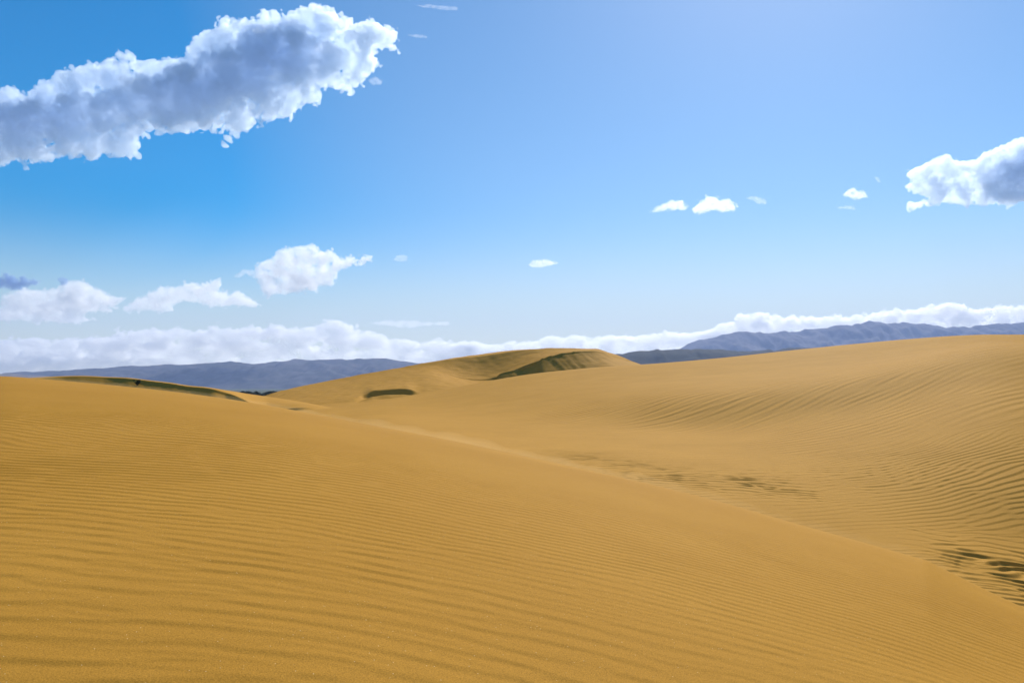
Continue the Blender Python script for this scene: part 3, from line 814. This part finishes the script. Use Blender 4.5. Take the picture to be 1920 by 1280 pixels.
cloud("cloud", "tiny dusky puff touching the top of the domed cloud", [(108,522),(118,518),(128,524),(126,534),(114,536)], 17300, cm_grey, vox=1.0, thick=5, amp=2.4, big=10, seed=19)
bankL = [(-220,634),(0,634),(40,632),(80,634),(130,634),(200,630),(230,618),(262,620),(310,616),(350,620),(400,612),(440,616),(480,612),(520,608),(560,614),(590,612),(620,600),(646,600),(664,612),(700,622),(740,634),(790,640),(850,640),(900,650),(980,662),(980,735),(-220,735)]
cloud("cloud_bank", "long layered grey-white cloud bank lying along the left mountains", bankL, 18600, cm_bank, vox=3.3, thick=70, rim=14, stretch=(1.7, 1, 1), keep=400, cores=[[(-220,668),(110,664),(200,664),(330,676),(330,690),(-220,730)],[(370,640),(465,634),(480,650),(380,656)],[(170,648),(300,640),(300,656),(180,662)],[(650,640),(700,634),(740,645),(680,654)],[(440,624),(520,622),(520,630),(450,632)]], amp=10, big=36, seed=20, cat="cloud bank")
cloud("cloud", "thin flat streak hovering over the right part of the layered bank", [(690,606),(720,600),(770,600),(800,604),(840,602),(850,610),(800,612),(760,616),(720,610)], 18000, cm_thin, vox=1.4, thick=7, amp=4, big=22, seed=21)
bankM = [(820,662),(850,642),(880,638),(905,640),(930,646),(960,640),(990,640),(1010,636),(1040,628),(1060,632),(1090,628),(1120,632),(1150,628),(1190,628),(1220,628),(1250,622),(1280,622),(1310,622),(1340,616),(1400,650),(1400,720),(820,740)]
cloud("cloud_bank", "low even strip of white cloud behind the crest of the middle dune", bankM, 18700, cm_bank, vox=2.8, thick=24, rim=14, stretch=(1.5, 1, 1), keep=300, cores=[[(880,660),(1100,655),(1100,675),(880,685)]], amp=7, big=30, seed=22, cat="cloud bank")
bankR = [(1310,626),(1340,616),(1350,606),(1372,602),(1384,590),(1400,586),(1440,586),(1456,590),(1470,594),(1500,590),(1540,594),(1570,590),(1590,594),(1630,586),(1680,582),(1720,580),(1744,572),(1780,566),(1806,572),(1830,580),(1860,572),(1890,572),(1920,574),(1980,568),(2140,564),(2140,670),(1310,690)]
cloud("cloud_bank", "billowing white cloud spilling along the top of the far mountains on the right", bankR, 18700, cm_bank, vox=2.9, thick=50, rim=14, stretch=(1.35, 1, 1), keep=300, cores=[[(1770,584),(1815,582),(1822,606),(1775,606)],[(1400,606),(1470,604),(1470,616),(1400,616)],[(1560,604),(1600,600),(1600,606),(1560,610)]], amp=9, big=30, seed=23, cat="cloud bank")

cloud("cloud", "faint feathery streak at the top edge, right of the large cumulus", [(776,12),(800,8),(836,12),(860,14),(856,20),(830,19),(804,15)], 7600, cm_thin, vox=1.0, thick=3, amp=3, big=14, seed=32, keep=30)
cloud("cloud", "thin thread of vapour trailing off the right tip of the large cumulus", [(764,66),(784,64),(802,68),(800,72),(780,71)], 7600, cm_thin, vox=0.9, thick=3, amp=2.4, big=10, seed=33, keep=30)
# ------------------------------------------------------------------ plants
def leaf_material(name, c0, c1):
    m, nt, o = material(name)
    L = nt.links.new
    tc = N(nt, "ShaderNodeTexCoord"); p = N(nt, "ShaderNodeBsdfPrincipled", Roughness=0.7)
    p.inputs["Specular IOR Level"].default_value = 0.2
    n = N(nt, "ShaderNodeTexNoise", Scale=0.9, Detail=4.0); L(tc.outputs["Object"], n.inputs["Vector"])
    r = N(nt, "ShaderNodeValToRGB"); e = r.color_ramp.elements
    e[0].position, e[0].color = 0.35, (*c0, 1); e[1].position, e[1].color = 0.65, (*c1, 1)
    L(n.outputs[0], r.inputs[0]); L(r.outputs[0], p.inputs["Base Color"]); L(p.outputs[0], o.inputs["Surface"])
    return m
bark, _nt, _o = material("grey_bark")
_p = N(_nt, "ShaderNodeBsdfPrincipled", Roughness=0.9); _p.inputs["Base Color"].default_value = (0.12, 0.09, 0.06, 1)
_nt.links.new(_p.outputs[0], _o.inputs["Surface"])

def leaves(name, centres, n, size, mat, seed, parent=None):
    """small leaf blades spread through ellipsoidal clumps: (x, y, z, rx, ry, rz)"""
    rng = np.random.default_rng(seed)
    c = np.array(centres, float)
    k = rng.integers(0, len(c), n)
    d = rng.standard_normal((n, 3)); d /= np.linalg.norm(d, axis=1)[:, None]
    r = rng.random(n) ** 0.45
    p = c[k, :3] + d * r[:, None] * c[k, 3:6]
    ax = rng.standard_normal((n, 3)); ax /= np.linalg.norm(ax, axis=1)[:, None]
    b = np.cross(ax, rng.standard_normal((n, 3))); b /= np.linalg.norm(b, axis=1)[:, None]
    sz = size * (0.6 + 0.8 * rng.random(n))[:, None]
    V = np.stack([p - ax * sz, p + b * sz * 0.3, p + ax * sz, p - b * sz * 0.3], 1).reshape(-1, 3)
    F = np.arange(4 * n).reshape(-1, 4)
    return mesh_np(name, V, F, mat, smooth=False)

def tapered(name, paths, mat):
    """tapered six-sided limbs: list of (points, r0, r1)"""
    Vs, Fs, o = [], [], 0
    for pts, r0, r1 in paths:
        pts = np.array(pts, float); n = len(pts)
        for i, q in enumerate(pts):
            d = pts[min(i + 1, n - 1)] - pts[max(i - 1, 0)]; d /= np.linalg.norm(d)
            e = np.cross(d, (0.3, 0.9, 0.1)); e /= np.linalg.norm(e); g = np.cross(d, e)
            r = r0 + (r1 - r0) * i / (n - 1)
            for k in range(6):
                t = k * math.pi / 3
                Vs.append(q + r * (math.cos(t) * e + math.sin(t) * g))
        for i in range(n - 1):
            for k in range(6):
                Fs.append((o + i * 6 + k, o + i * 6 + (k + 1) % 6, o + i * 6 + 6 + (k + 1) % 6, o + i * 6 + 6 + k))
        o += n * 6
    return mesh_np(name, np.array(Vs), np.array(Fs), mat)

leaf_dry = leaf_material("dune_scrub_leaf", (0.025, 0.035, 0.015), (0.07, 0.075, 0.035))
root = bpy.data.objects.new("dune_shrub", None)
root.location = shrub_pos
put(root, "lone dark scrubby bush growing on the shaded slip face of the left dune", "bush")
rng = np.random.default_rng(77)
stems = []; cl = []
for i in range(16):
    th = rng.uniform(0, 2 * math.pi); rr = rng.uniform(0.1, 0.55)
    tip = np.array([math.cos(th) * rr * 1.05, math.sin(th) * rr * 0.7, rng.uniform(0.35, 0.78)])
    mid = tip * [0.45, 0.45, 0.55] + rng.normal(0, 0.03, 3)
    stems.append(([(0, 0, -0.35), mid, tip], 0.022, 0.006))
    cl.append((*tip, 0.2, 0.18, 0.17)); cl.append((*mid, 0.2, 0.17, 0.15))
put(tapered("stems", stems, bark), parent=root)
put(leaves("foliage", cl, 3200, 0.045, leaf_dry, 78), parent=root)

leaf_dark = leaf_material("dark_evergreen_leaf", (0.018, 0.03, 0.012), (0.05, 0.07, 0.025))
def thicket(outline, D, seed, label):
    """low wind-clipped trees: trunks and crowns seen over the sand"""
    xs = [p[0] for p in outline]; tops = [p[1] for p in outline]
    base = 752
    rng = np.random.default_rng(seed)
    x0, y0, z0 = PT(xs[0], base, D); x1, _, _ = PT(xs[-1], base, D)
    r = bpy.data.objects.new("tree_thicket", None); r.location = (float((x0 + x1) / 2), D, 0)
    put(r, label, "trees")
    mpp = D / FPX
    trunks, cl = [], []
    n = int((xs[-1] - xs[0]) / 2.2)
    for i in range(n):
        px = xs[0] + (xs[-1] - xs[0]) * (i + 0.5) / n + rng.normal(0, 0.6)
        top = float(np.interp(px, xs, tops)) + abs(rng.normal(0, 0.7))
        X, Y, Zt = PT(px, top, D + rng.uniform(-12, 12))
        x = float(X) - r.location.x; y = float(Y) - D; zt = float(Zt)
        rad = mpp * rng.uniform(1.6, 2.8)
        trunks.append(([(x, y, 0), (x + rng.normal(0, .4), y, zt * 0.6), (x + rng.normal(0, .6), y, zt - rad)], 0.35, 0.1))
        cl.append((x, y, zt - rad * 0.75, rad, rad, rad * 0.75))
        for k in range(3):
            cl.append((x + rng.normal(0, rad * .5), y + rng.normal(0, rad * .6), zt - rad * rng.uniform(1.2, 3.4), rad * 1.05, rad, rad * 0.9))
    put(tapered("trunks", trunks, bark), parent=r)
    put(leaves("foliage", cl, 9000, 0.42, leaf_dark, seed + 1), parent=r)
thicket([(444, 736), (450, 733.5), (458, 732), (466, 732.5), (474, 734), (480, 732.6), (486, 734.5), (492, 738)], 900.0, 81, "low dark clump of trees in the gap between dunes, the left of two")
thicket([(488, 739), (496, 735), (504, 732.5), (512, 732.2), (520, 733), (527, 735), (534, 738)], 820.0, 83, "low dark clump of trees, the right of two, half hidden by the middle dune")
# ------------------------------------------------------------------ hazy air over the plain
def haze():
    m, nt, o = material("hazy_air")
    v = N(nt, "ShaderNodeVolumePrincipled", Density=0.000041, Anisotropy=0.2)
    v.inputs["Color"].default_value = (0.47, 0.61, 1.0, 1)
    nt.links.new(v.outputs[0], o.inputs["Volume"])
    z0 = -90.0
    V = [(x, y, z) for x in (-HX, HX) for y in (HY0, HY1) for z in (z0, HTOP)]
    F = [(0, 1, 3, 2), (4, 6, 7, 5), (0, 4, 5, 1), (2, 3, 7, 6), (0, 2, 6, 4), (1, 5, 7, 3)]
    put(mesh_np("haze", V, F, m, smooth=False), kind="stuff")
haze()
